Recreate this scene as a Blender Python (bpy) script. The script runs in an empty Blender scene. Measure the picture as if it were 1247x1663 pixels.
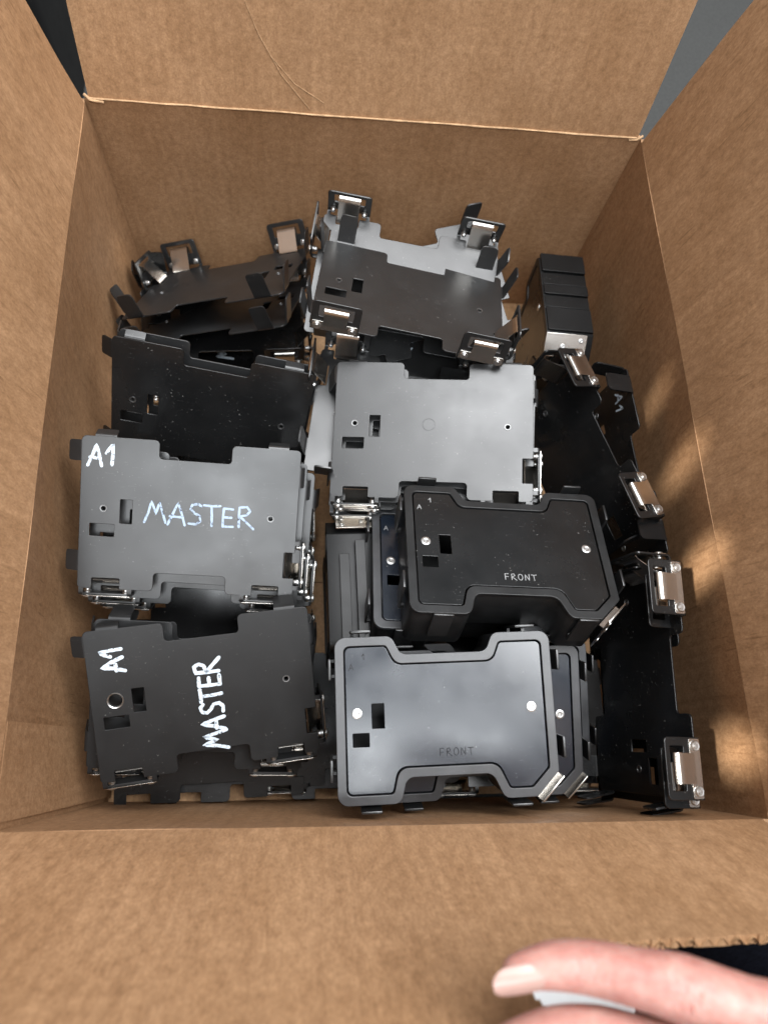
import bpy, bmesh, math, random
from mathutils import Matrix, Vector, noise
random.seed(7)
SC = bpy.context.scene
COL = SC.collection
R = math.radians

# ------------------------------------------------------------------ camera
cam_d = bpy.data.cameras.new('camera')
cam = bpy.data.objects.new('camera', cam_d)
COL.objects.link(cam)
right = Vector((0.99475476, -0.02308228, 0.09965031))
down = Vector((0.0094379, -0.94933921, -0.31411144))
fwd = Vector((0.10185236, 0.31340434, -0.94414184))
M3 = Matrix((right, -down, -fwd)).transposed()
cam.matrix_world = Matrix.Translation((0.16817913, 0.04179455, 0.66)) @ M3.to_4x4()
cam_d.sensor_fit = 'VERTICAL'
cam_d.sensor_height = 36.0
cam_d.sensor_width = 36.0
cam_d.lens = 36.0 * 1153.0 / 1663.0
cam_d.clip_start = 0.01
cam_d.clip_end = 60
cam_d.dof.use_dof = True
cam_d.dof.focus_distance = 0.485
cam_d.dof.aperture_fstop = 7.5
SC.camera = cam

# ------------------------------------------------------------------ light
w = bpy.data.worlds.new('World'); SC.world = w; w.use_nodes = True
bg = w.node_tree.nodes['Background']
bg.inputs['Color'].default_value = (0.86, 0.93, 1.0, 1)
bg.inputs['Strength'].default_value = 0.33

def area(name, loc, target, sx, sy, power, col):
    d = bpy.data.lights.new(name, 'AREA'); d.shape = 'RECTANGLE'; d.size = sx; d.size_y = sy
    d.energy = power; d.color = col
    o = bpy.data.objects.new(name, d); COL.objects.link(o)
    o.location = loc
    o.rotation_euler = (Vector(target) - Vector(loc)).to_track_quat('-Z', 'Y').to_euler()
    return o
# ceiling panels above the open box
area('ceiling_panel_light', (0.74, 0.62, 2.35), (0.65, 0.5, 0.15), 2.0, 1.2, 116, (0.97, 0.985, 1.0))
area('ceiling_panel_light', (0.16, -1.00, 2.30), (0.15, -0.7, 0.15), 1.25, 1.05, 46, (0.93, 0.97, 1.0))

def glint_spot(loc, target, deg, power, blend=1.0, sx=0.42, roll=0.5):
    d = bpy.data.lights.new('added_glint_spot', 'SPOT'); d.energy = power; d.spot_size = R(deg); d.spot_blend = blend; d.shadow_soft_size = 0.012; d.color = (1.0, 0.95, 0.86)
    o = bpy.data.objects.new('added_glint_spot', d); COL.objects.link(o); o.location = loc
    o.rotation_euler = (Vector(target) - Vector(loc)).to_track_quat('-Z', 'Y').to_euler()
    o.rotation_euler.rotate_axis('Z', roll); o.scale = (sx, 1.0, 1.0)
# added spot lamps, imitating light thrown back onto the walls by polished metal
glint_spot((0.10, 0.10, 0.62), (0.440, 0.156, 0.203), 6.4, 46)
glint_spot((0.10, -0.01, 0.60), (0.440, 0.034, 0.205), 5.2, 40, sx=0.7)
glint_spot((0.12, 0.20, 0.66), (0.440, 0.232, 0.198), 6.0, 30)
glint_spot((0.12, 0.30, 0.62), (0.440, 0.298, 0.178), 5.0, 18)
glint_spot((0.30, 0.40, 0.64), (-0.006, 0.478, 0.095), 3.4, 16)

SC.view_settings.view_transform = 'Standard'
SC.view_settings.look = 'None'
SC.view_settings.exposure = 0.0
SC.view_settings.gamma = 1.0
SC.view_settings.use_curve_mapping = False
SC.render.engine = 'CYCLES'
SC.cycles.use_denoising = True
SC.cycles.max_bounces = 6
SC.cycles.use_adaptive_sampling = True
SC.cycles.adaptive_threshold = 0.02
SC.cycles.blur_glossy = 0.5

# ------------------------------------------------------------------ materials
def new_mat(name):
    m = bpy.data.materials.new(name); m.use_nodes = True
    nt = m.node_tree
    return m, nt, nt.nodes['Principled BSDF']
def nd(nt, t, **kw):
    n = nt.nodes.new(t)
    for k, v in kw.items(): setattr(n, k, v)
    return n
def noise_tex(nt, vec, scale, detail=4, rough=0.5):
    n = nd(nt, 'ShaderNodeTexNoise')
    n.inputs['Scale'].default_value = scale; n.inputs['Detail'].default_value = detail; n.inputs['Roughness'].default_value = rough
    if vec is not None: nt.links.new(vec, n.inputs['Vector'])
    return n
def ramp(nt, fac, stops):
    r = nd(nt, 'ShaderNodeValToRGB')
    el = r.color_ramp.elements
    el[0].position, el[0].color = stops[0]; el[1].position, el[1].color = stops[1]
    for p, c in stops[2:]:
        e = el.new(p); e.color = c
    nt.links.new(fac, r.inputs['Fac'])
    return r
def mix(nt, fac, a, b, mode='MIX'):
    n = nd(nt, 'ShaderNodeMix', data_type='RGBA', blend_type=mode)
    for sock, v in ((n.inputs[0], fac), (n.inputs[6], a), (n.inputs[7], b)):
        if hasattr(v, 'links') or hasattr(v, 'is_linked'): nt.links.new(v, sock)
        else: sock.default_value = v
    return n.outputs[2]
def g(v, a=1): return (v, v, v, a)

def painted(name, base, rough, spec=0.5, dust=0.5, scratch=0.5, coat=0.0, mottling=0.12, seed=0.0):
    m, nt, p = new_mat(name)
    tc = nd(nt, 'ShaderNodeTexCoord')
    oi = nd(nt, 'ShaderNodeObjectInfo')
    ad = nd(nt, 'ShaderNodeVectorMath', operation='MULTIPLY_ADD')
    ad.inputs[1].default_value = (1, 1, 1)
    comb = nd(nt, 'ShaderNodeCombineXYZ')
    mul = nd(nt, 'ShaderNodeMath', operation='MULTIPLY'); mul.inputs[1].default_value = 3.7
    nt.links.new(oi.outputs['Random'], mul.inputs[0])
    nt.links.new(mul.outputs[0], comb.inputs[0]); nt.links.new(mul.outputs[0], comb.inputs[1])
    nt.links.new(tc.outputs['Object'], ad.inputs[0]); nt.links.new(comb.outputs[0], ad.inputs[2])
    V = ad.outputs[0]
    # dust specks
    n1 = noise_tex(nt, V, 620, 2, 0.5)
    sp = ramp(nt, n1.outputs['Fac'], [(0.70, g(0)), (0.76, g(1))])
    n2 = noise_tex(nt, V, 45, 3, 0.6)
    spm = ramp(nt, n2.outputs['Fac'], [(0.45, g(0)), (0.7, g(1))])
    # fine lint lines
    mp = nd(nt, 'ShaderNodeMapping'); mp.inputs['Rotation'].default_value = (0, 0, 0.6); mp.inputs['Scale'].default_value = (1, 9, 1)
    nt.links.new(V, mp.inputs['Vector'])
    n3 = noise_tex(nt, mp.outputs[0], 90, 2, 0.5)
    ln = ramp(nt, n3.outputs['Fac'], [(0.735, g(0)), (0.745, g(1)), (0.755, g(0))])
    mp2 = nd(nt, 'ShaderNodeMapping'); mp2.inputs['Rotation'].default_value = (0, 0, -0.9); mp2.inputs['Scale'].default_value = (1, 14, 1)
    nt.links.new(V, mp2.inputs['Vector'])
    n4 = noise_tex(nt, mp2.outputs[0], 60, 1, 0.5)
    ln2 = ramp(nt, n4.outputs['Fac'], [(0.72, g(0)), (0.73, g(1)), (0.742, g(0))])
    mot = noise_tex(nt, V, 38, 5, 0.6)
    b0 = base if isinstance(base, tuple) else (base, base * 1.02, base * 1.05)
    lo = tuple(c * (1 - mottling) for c in b0) + (1,); hi = tuple(c * (1 + mottling) for c in b0) + (1,)
    mr = ramp(nt, mot.outputs['Fac'], [(0.35, lo), (0.65, hi)])
    dm = nd(nt, 'ShaderNodeMath', operation='MULTIPLY')
    nt.links.new(sp.outputs[0], dm.inputs[0]); nt.links.new(spm.outputs[0], dm.inputs[1])
    dm2 = nd(nt, 'ShaderNodeMath', operation='MULTIPLY'); dm2.inputs[1].default_value = dust
    nt.links.new(dm.outputs[0], dm2.inputs[0])
    c1 = mix(nt, dm2.outputs[0], mr.outputs[0], (0.32, 0.31, 0.29, 1))
    sm = nd(nt, 'ShaderNodeMath', operation='MAXIMUM'); nt.links.new(ln.outputs[0], sm.inputs[0]); nt.links.new(ln2.outputs[0], sm.inputs[1])
    sm2 = nd(nt, 'ShaderNodeMath', operation='MULTIPLY'); sm2.inputs[1].default_value = scratch * 0.35
    nt.links.new(sm.outputs[0], sm2.inputs[0])
    sm3 = nd(nt, 'ShaderNodeMath', operation='MULTIPLY'); nt.links.new(sm2.outputs[0], sm3.inputs[0]); nt.links.new(spm.outputs[0], sm3.inputs[1])
    c2 = mix(nt, sm3.outputs[0], c1, (0.3, 0.3, 0.3, 1))
    nt.links.new(c2, p.inputs['Base Color'])
    rr = nd(nt, 'ShaderNodeMapRange'); rr.inputs['From Min'].default_value = 0.3; rr.inputs['From Max'].default_value = 0.7
    rr.inputs['To Min'].default_value = rough - 0.02; rr.inputs['To Max'].default_value = rough + 0.03
    nt.links.new(mot.outputs['Fac'], rr.inputs['Value'])
    sg = noise_tex(nt, V, 21, 3, 0.55)
    sg2 = nd(nt, 'ShaderNodeMath', operation='MULTIPLY_ADD'); sg2.inputs[1].default_value = 0.22; nt.links.new(sg.outputs['Fac'], sg2.inputs[0]); nt.links.new(rr.outputs[0], sg2.inputs[2])
    sg3 = nd(nt, 'ShaderNodeMath', operation='SUBTRACT'); sg3.inputs[1].default_value = 0.11; nt.links.new(sg2.outputs[0], sg3.inputs[0])
    nt.links.new(sg3.outputs[0], p.inputs['Roughness'])
    p.inputs['Specular IOR Level'].default_value = spec
    return m

def metal(name, base, rough, brush=True):
    m, nt, p = new_mat(name)
    tc = nd(nt, 'ShaderNodeTexCoord')
    mp = nd(nt, 'ShaderNodeMapping'); mp.inputs['Scale'].default_value = (200, 7000, 200) if brush else (600, 600, 600)
    nt.links.new(tc.outputs['Object'], mp.inputs['Vector'])
    n = noise_tex(nt, mp.outputs[0], 1.0, 3, 0.6)
    r = ramp(nt, n.outputs['Fac'], [(0.3, tuple(c * 0.93 for c in base) + (1,)), (0.7, tuple(c * 1.05 for c in base) + (1,))])
    nt.links.new(r.outputs[0], p.inputs['Base Color'])
    p.inputs['Metallic'].default_value = 1.0
    rr = nd(nt, 'ShaderNodeMapRange'); rr.inputs['To Min'].default_value = rough - 0.01; rr.inputs['To Max'].default_value = rough + 0.02
    nt.links.new(n.outputs['Fac'], rr.inputs['Value']); nt.links.new(rr.outputs[0], p.inputs['Roughness'])
    return m

def cardboard(name, base=(0.385, 0.228, 0.121), streak=0.5, vs=0.6):
    m, nt, p = new_mat(name)
    uv = nd(nt, 'ShaderNodeUVMap')
    V = uv.outputs[0]
    def mapped(sx, sy, rot=0):
        mp = nd(nt, 'ShaderNodeMapping'); mp.inputs['Scale'].default_value = (sx, sy, 1); mp.inputs['Rotation'].default_value = (0, 0, rot)
        nt.links.new(V, mp.inputs['Vector']); return mp.outputs[0]
    big = noise_tex(nt, mapped(1, vs), 20, 4, 0.6)
    mid = noise_tex(nt, mapped(1, vs), 210, 4, 0.7)
    fib = noise_tex(nt, mapped(1, vs), 700, 3, 0.75)
    st = noise_tex(nt, mapped(400, 26), 1.0, 1, 0.5)
    st2 = noise_tex(nt, mapped(14, 9), 1.0, 2, 0.6)
    xs = noise_tex(nt, mapped(133, 5), 1.0, 1, 0.5)
    lo = tuple(c * k for c, k in zip(base, (0.90, 0.87, 0.84))) + (1,); hi = tuple(c * k for c, k in zip(base, (1.08, 1.09, 1.12))) + (1,)
    c = ramp(nt, big.outputs['Fac'], [(0.33, lo), (0.67, hi)]).outputs[0]
    mr = ramp(nt, mid.outputs['Fac'], [(0.3, (0.74, 0.70, 0.66, 1)), (0.7, (1.20, 1.22, 1.24, 1))]).outputs[0]
    c = mix(nt, 0.85, c, mr, 'MULTIPLY')
    fr = ramp(nt, fib.outputs['Fac'], [(0.3, (0.74, 0.72, 0.70, 1)), (0.7, (1.2, 1.2, 1.2, 1))]).outputs[0]
    c = mix(nt, 0.8, c, fr, 'MULTIPLY')
    xr = ramp(nt, xs.outputs['Fac'], [(0.3, (0.90, 0.885, 0.87, 1)), (0.7, (1.06, 1.06, 1.06, 1))]).outputs[0]
    c = mix(nt, 0.7, c, xr, 'MULTIPLY')
    sr = ramp(nt, st.outputs['Fac'], [(0.30, g(1)), (0.36, g(0))])
    sm = ramp(nt, st2.outputs['Fac'], [(0.40, g(0)), (0.60, g(1))])
    mm = nd(nt, 'ShaderNodeMath', operation='MULTIPLY'); nt.links.new(sr.outputs[0], mm.inputs[0]); nt.links.new(sm.outputs[0], mm.inputs[1])
    m2 = nd(nt, 'ShaderNodeMath', operation='MULTIPLY'); m2.inputs[1].default_value = streak; nt.links.new(mm.outputs[0], m2.inputs[0])
    c = mix(nt, m2.outputs[0], c, (base[0] * 0.42, base[1] * 0.36, base[2] * 0.3, 1))
    # pale scuffs
    sc = noise_tex(nt, mapped(14, 30, 0.5), 1.0, 2, 0.4)
    scr = ramp(nt, sc.outputs['Fac'], [(0.735, g(0)), (0.75, g(1)), (0.765, g(0))])
    m3 = nd(nt, 'ShaderNodeMath', operation='MULTIPLY'); m3.inputs[1].default_value = 0.35; nt.links.new(scr.outputs[0], m3.inputs[0])
    c = mix(nt, m3.outputs[0], c, (0.66, 0.5, 0.34, 1))
    nt.links.new(c, p.inputs['Base Color'])
    p.inputs['Roughness'].default_value = 0.62
    p.inputs['Specular IOR Level'].default_value = 0.28
    # flute relief
    sx = nd(nt, 'ShaderNodeSeparateXYZ'); nt.links.new(V, sx.inputs[0])
    k = nd(nt, 'ShaderNodeMath', operation='MULTIPLY'); k.inputs[1].default_value = 2 * math.pi / 0.0075; nt.links.new(sx.outputs[0], k.inputs[0])
    s = nd(nt, 'ShaderNodeMath', operation='SINE'); nt.links.new(k.outputs[0], s.inputs[0])
    b1 = nd(nt, 'ShaderNodeBump'); b1.inputs['Strength'].default_value = 0.10; b1.inputs['Distance'].default_value = 0.0006
    nt.links.new(s.outputs[0], b1.inputs['Height'])
    b2 = nd(nt, 'ShaderNodeBump'); b2.inputs['Strength'].default_value = 0.25; b2.inputs['Distance'].default_value = 0.0006
    nt.links.new(mid.outputs['Fac'], b2.inputs['Height']); nt.links.new(b1.outputs[0], b2.inputs['Normal'])
    nt.links.new(b2.outputs[0], p.inputs['Normal'])
    return m

def simple(name, base, rough, nscale=60, var=0.15, spec=0.4, bump=0.1, sss=0.0):
    m, nt, p = new_mat(name)
    tc = nd(nt, 'ShaderNodeTexCoord')
    n = noise_tex(nt, tc.outputs['Object'], nscale, 5, 0.6)
    r = ramp(nt, n.outputs['Fac'], [(0.3, tuple(c * (1 - var) for c in base) + (1,)), (0.7, tuple(min(1, c * (1 + var)) for c in base) + (1,))])
    nt.links.new(r.outputs[0], p.inputs['Base Color'])
    p.inputs['Roughness'].default_value = rough; p.inputs['Specular IOR Level'].default_value = spec
    b = nd(nt, 'ShaderNodeBump'); b.inputs['Strength'].default_value = bump; b.inputs['Distance'].default_value = 0.001
    nt.links.new(n.outputs['Fac'], b.inputs['Height']); nt.links.new(b.outputs[0], p.inputs['Normal'])
    if sss:
        p.inputs['Subsurface Weight'].default_value = sss
        p.inputs['Subsurface Radius'].default_value = (1.0, 0.35, 0.2)
        p.inputs['Subsurface Scale'].default_value = 0.004
    return m

MAT = {}
MAT['coat'] = painted('satin_black_powder_coat', 0.013, 0.36, 0.75, 0.7, 1.3)
MAT['coat_matte'] = painted('matte_black_powder_coat', 0.012, 0.44, 0.35, 0.5, 0.8)
MAT['frame_dark'] = painted('deep_black_plastic', 0.006, 0.42, 0.25, 0.4, 0.4)
MAT['coat_gloss'] = painted('gloss_black_paint', 0.008, 0.24, 0.5, 0.9, 0.9)
MAT['frame'] = painted('machined_black_plastic', (0.034, 0.035, 0.038), 0.38, 0.75, 0.5, 0.5, mottling=0.3)
MAT['frame_side'] = painted('moulded_black_plastic', 0.012, 0.38, 0.4, 0.4, 0.3, mottling=0.3)
MAT['panel'] = painted('semi_gloss_black_panel', (0.008, 0.012, 0.020), 0.22, 1.0, 0.7, 1.0)
MAT['steel'] = metal('spring_steel', (0.62, 0.59, 0.55), 0.26)
MAT['rivet'] = metal('zinc_rivet', (0.62, 0.62, 0.61), 0.36, False)
MAT['insert'] = metal('dull_insert', (0.20, 0.20, 0.20), 0.45, False)
MAT['card'] = cardboard('kraft_cardboard', streak=0.2, vs=0.8)
MAT['card_side'] = cardboard('kraft_cardboard_ribbed', (0.372, 0.218, 0.115), 0.5, 0.5)
MAT['card_front'] = cardboard('kraft_cardboard_front', streak=0.25, vs=0.42)
MAT['card_floor'] = cardboard('kraft_cardboard_bottom', (0.46, 0.285, 0.15), 0.1)
MAT['crease'] = simple('torn_kraft_fibre', (0.45, 0.29, 0.165), 0.8, 240, 0.3, 0.1, 0.4)
MAT['flute'] = simple('corrugated_core', (0.42, 0.26, 0.14), 0.9, 200, 0.3, 0.1, 0.3)
MAT['dark_mark'] = simple('engraved_line', (0.25, 0.25, 0.25), 0.6, 300, 0.2)
MAT['dark_ink'] = simple('dark_stamp', (0.008, 0.008, 0.010), 0.6, 300, 0.2)

def ink(name, base, wear):
    m, nt, p = new_mat(name)
    tc = nd(nt, 'ShaderNodeTexCoord')
    n = noise_tex(nt, tc.outputs['Object'], 420, 4, 0.65)
    n2 = noise_tex(nt, tc.outputs['Object'], 60, 2, 0.5)
    a = nd(nt, 'ShaderNodeMath', operation='MULTIPLY_ADD'); a.inputs[1].default_value = 0.5; nt.links.new(n2.outputs['Fac'], a.inputs[0]); nt.links.new(n.outputs['Fac'], a.inputs[2])
    r = ramp(nt, a.outputs[0], [(wear, (0.03, 0.03, 0.035, 1)), (wear + 0.12, base + (1,))])
    nt.links.new(r.outputs[0], p.inputs['Base Color'])
    p.inputs['Roughness'].default_value = 0.7; p.inputs['Specular IOR Level'].default_value = 0.2
    return m
MAT['ink_blue'] = ink('pale_paint_marker', (0.36, 0.45, 0.58), 0.59)
MAT['ink_white'] = ink('white_paint_marker', (0.56, 0.63, 0.70), 0.57)

# ------------------------------------------------------------------ mesh helpers
def link(o):
    COL.objects.link(o); return o
def finish(me, angle=35):
    me.polygons.foreach_set('use_smooth', [True] * len(me.polygons))
    me.set_sharp_from_angle(angle=R(angle))
    me.update()
    return me
class MB:
    def __init__(s): s.v = []; s.f = []
    def add(s, verts, faces, M=None):
        b = len(s.v)
        s.v += [tuple(M @ Vector(p)) if M is not None else tuple(p) for p in verts]
        s.f += [tuple(i + b for i in f) for f in faces]
    def mesh(s, me, M=None):
        s.add([v.co[:] for v in me.vertices], [tuple(p.vertices) for p in me.polygons], M)
    def build(s, name, angle=35):
        me = bpy.data.meshes.new(name); me.from_pydata(s.v, [], s.f); me.validate()
        bm = bmesh.new(); bm.from_mesh(me); bmesh.ops.recalc_face_normals(bm, faces=bm.faces); bm.to_mesh(me); bm.free()
        return finish(me, angle)
def fillet(poly, rad, n=5):
    out = []; N = len(poly)
    for i in range(N):
        p0, p1, p2 = Vector(poly[i - 1]), Vector(poly[i]), Vector(poly[(i + 1) % N])
        r = rad[i] if isinstance(rad, (list, tuple)) else rad
        a, b = (p0 - p1), (p2 - p1); la, lb = a.length, b.length
        a.normalize(); b.normalize()
        ang = a.angle(b)
        if r <= 0 or ang > 3.1: out.append((p1.x, p1.y)); continue
        d = min(r / math.tan(ang / 2), la * 0.49, lb * 0.49); rr = d * math.tan(ang / 2)
        bis = (a + b).normalized(); cc = p1 + bis * (rr / math.sin(ang / 2))
        s, e = p1 + a * d - cc, p1 + b * d - cc
        a0 = math.atan2(s.y, s.x); a1 = math.atan2(e.y, e.x); da = (a1 - a0 + math.pi) % (2 * math.pi) - math.pi
        for k in range(n + 1):
            t = a0 + da * k / n
            out.append((cc.x + rr * math.cos(t), cc.y + rr * math.sin(t)))
    return out
def inset(poly, d):
    N = len(poly); out = []
    area2 = sum(poly[i][0] * poly[(i + 1) % N][1] - poly[(i + 1) % N][0] * poly[i][1] for i in range(N))
    sg = 1 if area2 > 0 else -1
    for i in range(N):
        p0, p1, p2 = Vector(poly[i - 1]), Vector(poly[i]), Vector(poly[(i + 1) % N])
        e1, e2 = (p1 - p0).normalized(), (p2 - p1).normalized()
        n1, n2 = Vector((-e1.y, e1.x)) * sg, Vector((-e2.y, e2.x)) * sg
        k = (n1 + n2); k = k / max(1e-6, (1 + n1.dot(n2)))
        out.append((p1.x + k.x * d, p1.y + k.y * d))
    return out
def sheet(loops, z0, z1, bev=0.0003, res=1):
    """flat plate from 2D loops (outer first, then holes) between z0 and z1, edges rounded by bev"""
    cu = bpy.data.curves.new('tmp', 'CURVE'); cu.dimensions = '2D'; cu.fill_mode = 'BOTH'
    for lp in loops:
        sp = cu.splines.new('POLY'); sp.points.add(len(lp) - 1)
        for p, q in zip(sp.points, lp): p.co = (q[0], q[1], 0, 1)
        sp.use_cyclic_u = True
    cu.extrude = max(1e-5, (z1 - z0) / 2 - bev); cu.bevel_depth = bev; cu.bevel_resolution = res; cu.offset = -bev
    o = bpy.data.objects.new('tmp', cu); COL.objects.link(o)
    dg = bpy.context.evaluated_depsgraph_get(); me = bpy.data.meshes.new_from_object(o.evaluated_get(dg))
    bpy.data.objects.remove(o); bpy.data.curves.remove(cu)
    for v in me.vertices: v.co.z += (z0 + z1) / 2
    return me
def rect(x0, x1, y0, y1): return [(x0, y0), (x1, y0), (x1, y1), (x0, y1)]
def circ(x, y, r, n=18): return [(x + r * math.cos(2 * math.pi * k / n), y + r * math.sin(2 * math.pi * k / n)) for k in range(n)]
def strip(path, hw, th):
    """bent strip: path of (u,w), half width along v, thickness th -> verts in (u,v,w), faces"""
    n = len(path); V = []; F = []
    P = [Vector(p) for p in path]
    if not isinstance(hw, (list, tuple)): hw = [hw] * n
    for i in range(n):
        t = (P[min(i + 1, n - 1)] - P[max(i - 1, 0)]).normalized(); nn = Vector((-t.y, t.x)) * th / 2
        a, b = P[i] + nn, P[i] - nn
        V += [(a.x, -hw[i], a.y), (a.x, hw[i], a.y), (b.x, hw[i], b.y), (b.x, -hw[i], b.y)]
    for i in range(n - 1):
        o, q = i * 4, i * 4 + 4
        for k in range(4): F.append((o + k, o + (k + 1) % 4, q + (k + 1) % 4, q + k))
    F += [(3, 2, 1, 0), tuple((n - 1) * 4 + k for k in range(4))]
    return V, F
def lathe(prof, n=14):
    V = []; F = []
    for r, zz in prof:
        for k in range(n): V.append((r * math.cos(2 * math.pi * k / n), r * math.sin(2 * math.pi * k / n), zz))
    for i in range(len(prof) - 1):
        for k in range(n): F.append((i * n + k, i * n + (k + 1) % n, (i + 1) * n + (k + 1) % n, (i + 1) * n + k))
    F.append(tuple(range(n - 1, -1, -1))); F.append(tuple((len(prof) - 1) * n + k for k in range(n)))
    return V, F
def obj(name, me, mat, parent=None, M=None):
    o = bpy.data.objects.new(name, me); link(o)
    if mat is not None and len(me.materials) == 0: me.materials.append(MAT[mat] if isinstance(mat, str) else mat)
    if parent is not None: o.parent = parent
    if M is not None: o.matrix_local = M
    return o
def thing(name, label, cat, M=None, group=None):
    o = bpy.data.objects.new(name, None); link(o); o.empty_display_size = 0.01
    if M is not None: o.matrix_world = M
    o['label'] = label; o['category'] = cat
    if group: o['group'] = group
    return o
def tag(o, label, cat, group=None):
    o['label'] = label; o['category'] = cat
    if group: o['group'] = group
    return o
def pose(v):
    r = Vector(v[:3]); a = r.length
    return Matrix.Translation(v[3:6]) @ (Matrix.Rotation(a, 4, r.normalized()) if a > 1e-9 else Matrix.Identity(4))
def frame_at(x, y, ox, oy, sgn):
    """edge frame: u outward (ox,oy), w up*sgn, v along the edge"""
    u = Vector((ox, oy, 0)); wv = Vector((0, 0, sgn)); v = wv.cross(u)
    return Matrix.Translation((x, y, 0)) @ Matrix((u, v, wv)).transposed().to_4x4()
mm = 0.001

# ------------------------------------------------------------------ setting: ground
def grid_mesh(name, fn, nu, nv, uvfn=None):
    V = [fn(i / nu, j / nv) for j in range(nv + 1) for i in range(nu + 1)]
    F = [(j * (nu + 1) + i, j * (nu + 1) + i + 1, (j + 1) * (nu + 1) + i + 1, (j + 1) * (nu + 1) + i) for j in range(nv) for i in range(nu)]
    me = bpy.data.meshes.new(name); me.from_pydata([tuple(v) for v in V], [], F)
    return me
MAT['ground'] = simple('grey_floor_carpet', (0.052, 0.052, 0.050), 0.9, 400, 0.12, 0.2, 0.2)
gme = grid_mesh('ground', lambda a, b: ((a - 0.5) * 14, (b - 0.4) * 14, -0.006), 4, 4)
gr = obj('ground', gme, 'ground'); gr['kind'] = 'structure'

# ------------------------------------------------------------------ cardboard box
TH = 0.004
H = 0.23
RIM = {'BL': Vector((-0.0045, 0.5108, H)), 'BR': Vector((0.4321, 0.5068, H)), 'FR': Vector((0.438, -0.0041, H)), 'FL': Vector((0.0015, 0.0032, H))}
box = thing('cardboard_box', 'open brown corrugated cardboard box with its four flaps standing up', 'box', Matrix.Translation((0.218, 0.254, 0)))
def panel(name, fn, width, height, nu, nv, mat='card', holes=None, outward=None):
    """thin cardboard sheet over fn(a,b) with uv in metres and thickness TH towards `outward`"""
    V = []; UV = []
    for j in range(nv + 1):
        for i in range(nu + 1):
            a, b = i / nu, j / nv
            V.append(Vector(fn(a, b))); UV.append((a * width, b * height))
    n0 = len(V); idx = lambda i, j: j * (nu + 1) + i
    F = []
    keep = set()
    for j in range(nv):
        for i in range(nu):
            ca, cb = (i + 0.5) / nu, (j + 0.5) / nv
            if holes and holes(ca * width, cb * height): continue
            keep.add((i, j))
    Vo = [v + outward * TH for v in V]
    for (i, j) in keep:
        q = (idx(i, j), idx(i + 1, j), idx(i + 1, j + 1), idx(i, j + 1))
        F.append(q); F.append(tuple(n0 + k for k in reversed(q)))
        for (di, dj, e) in ((0, -1, (0, 1)), (1, 0, (1, 2)), (0, 1, (2, 3)), (-1, 0, (3, 0))):
            if (i + di, j + dj) not in keep:
                a, b = q[e[0]], q[e[1]]
                F.append((b, a, n0 + a, n0 + b))
    me = bpy.data.meshes.new(name); me.from_pydata([tuple(v) for v in V + Vo], [], F)
    uvl = me.uv_layers.new(name='UVMap'); UV2 = UV + UV
    for lp in me.loops: uvl.data[lp.index].uv = UV2[lp.vertex_index]
    bm = bmesh.new(); bm.from_mesh(me); bmesh.ops.recalc_face_normals(bm, faces=bm.faces); bm.to_mesh(me); bm.free()
    finish(me, 40)
    MI = Matrix.Translation(-Vector((0.218, 0.254, 0)))
    me.transform(MI)
    return me
def wob(p, amp, s=6.0, seed=0.0):
    return noise.noise(Vector((p.x * s + seed, p.y * s + seed * 1.3, p.z * s))) * amp
def make_wall(name, A, B, outward, bulge, seed, mat='card'):
    A0, B0 = A.copy(), B.copy()
    Wd = (B0 - A0).length
    def fn(a, b):
        p = A0.lerp(B0, a); p = Vector((p.x, p.y, H * b))
        k = math.sin(math.pi * a) ** 0.8 * math.sin(math.pi * min(1, 0.08 + 0.92 * b)) if 0 < a < 1 else 0
        return p + outward * (bulge * k) + outward * wob(p, 0.0012, 9, seed) * (1 if 0.02 < a < 0.98 else 0)
    me = panel(name, fn, Wd, H, 36, 20, 'card', None, outward)
    obj(name, me, mat, box)
    return fn
make_wall('wall', RIM['BL'], RIM['BR'], Vector((0, 1, 0)), 0.004, 1.0)
make_wall('wall', RIM['BR'], RIM['FR'], Vector((1, 0, 0)), 0.006, 2.0, 'card_side')
make_wall('wall', RIM['FR'], RIM['FL'], Vector((0, -1, 0)), 0.002, 3.0, 'card_side')
wall_l = make_wall('wall', RIM['FL'], RIM['BL'], Vector((-1, 0, 0)), 0.014, 4.0, 'card_side')

def make_flap(A, B, out, theta, length, ins, holes=None, nu=40, nv=28, curl=0.006, seed=0.0, tdelta=0.0, mat='card'):
    d = (B - A).normalized(); Wd = (B - A).length - 2 * ins
    A0 = A + d * ins
    zv = Vector((0, 0, 1)); o = (out - d * out.dot(d)).normalized()
    def fn(a, b):
        th = R(theta + tdelta * a)
        s = length * b
        p = A0 + d * (Wd * a) + o * (math.cos(th) * s) + zv * (math.sin(th) * s + 0.0003)
        nrm = o * math.sin(th) - zv * math.cos(th)
        return p + nrm * (curl * b * b) + nrm * (wob(p, 0.0022, 7, seed) * min(1, b * 6))
    me = panel('flap', fn, Wd, length, nu, nv, 'card', holes, (o * math.sin(R(theta)) - zv * math.cos(R(theta))))
    return obj('flap', me, mat, box), fn, Wd
flapB, flapB_fn, _ = make_flap(RIM['BL'], RIM['BR'], Vector((0, 1, 0)), 73, 0.20, 0.003, seed=11, tdelta=8)
make_flap(RIM['BR'], RIM['FR'], Vector((1, 0, 0)), 80, 0.20, 0.004, seed=12, mat='card_side')
flapL, flapL_fn, _ = make_flap(RIM['FL'], RIM['BL'], Vector((-1, 0, 0)), 80, 0.20, 0.004, seed=14, mat='card_side')
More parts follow.
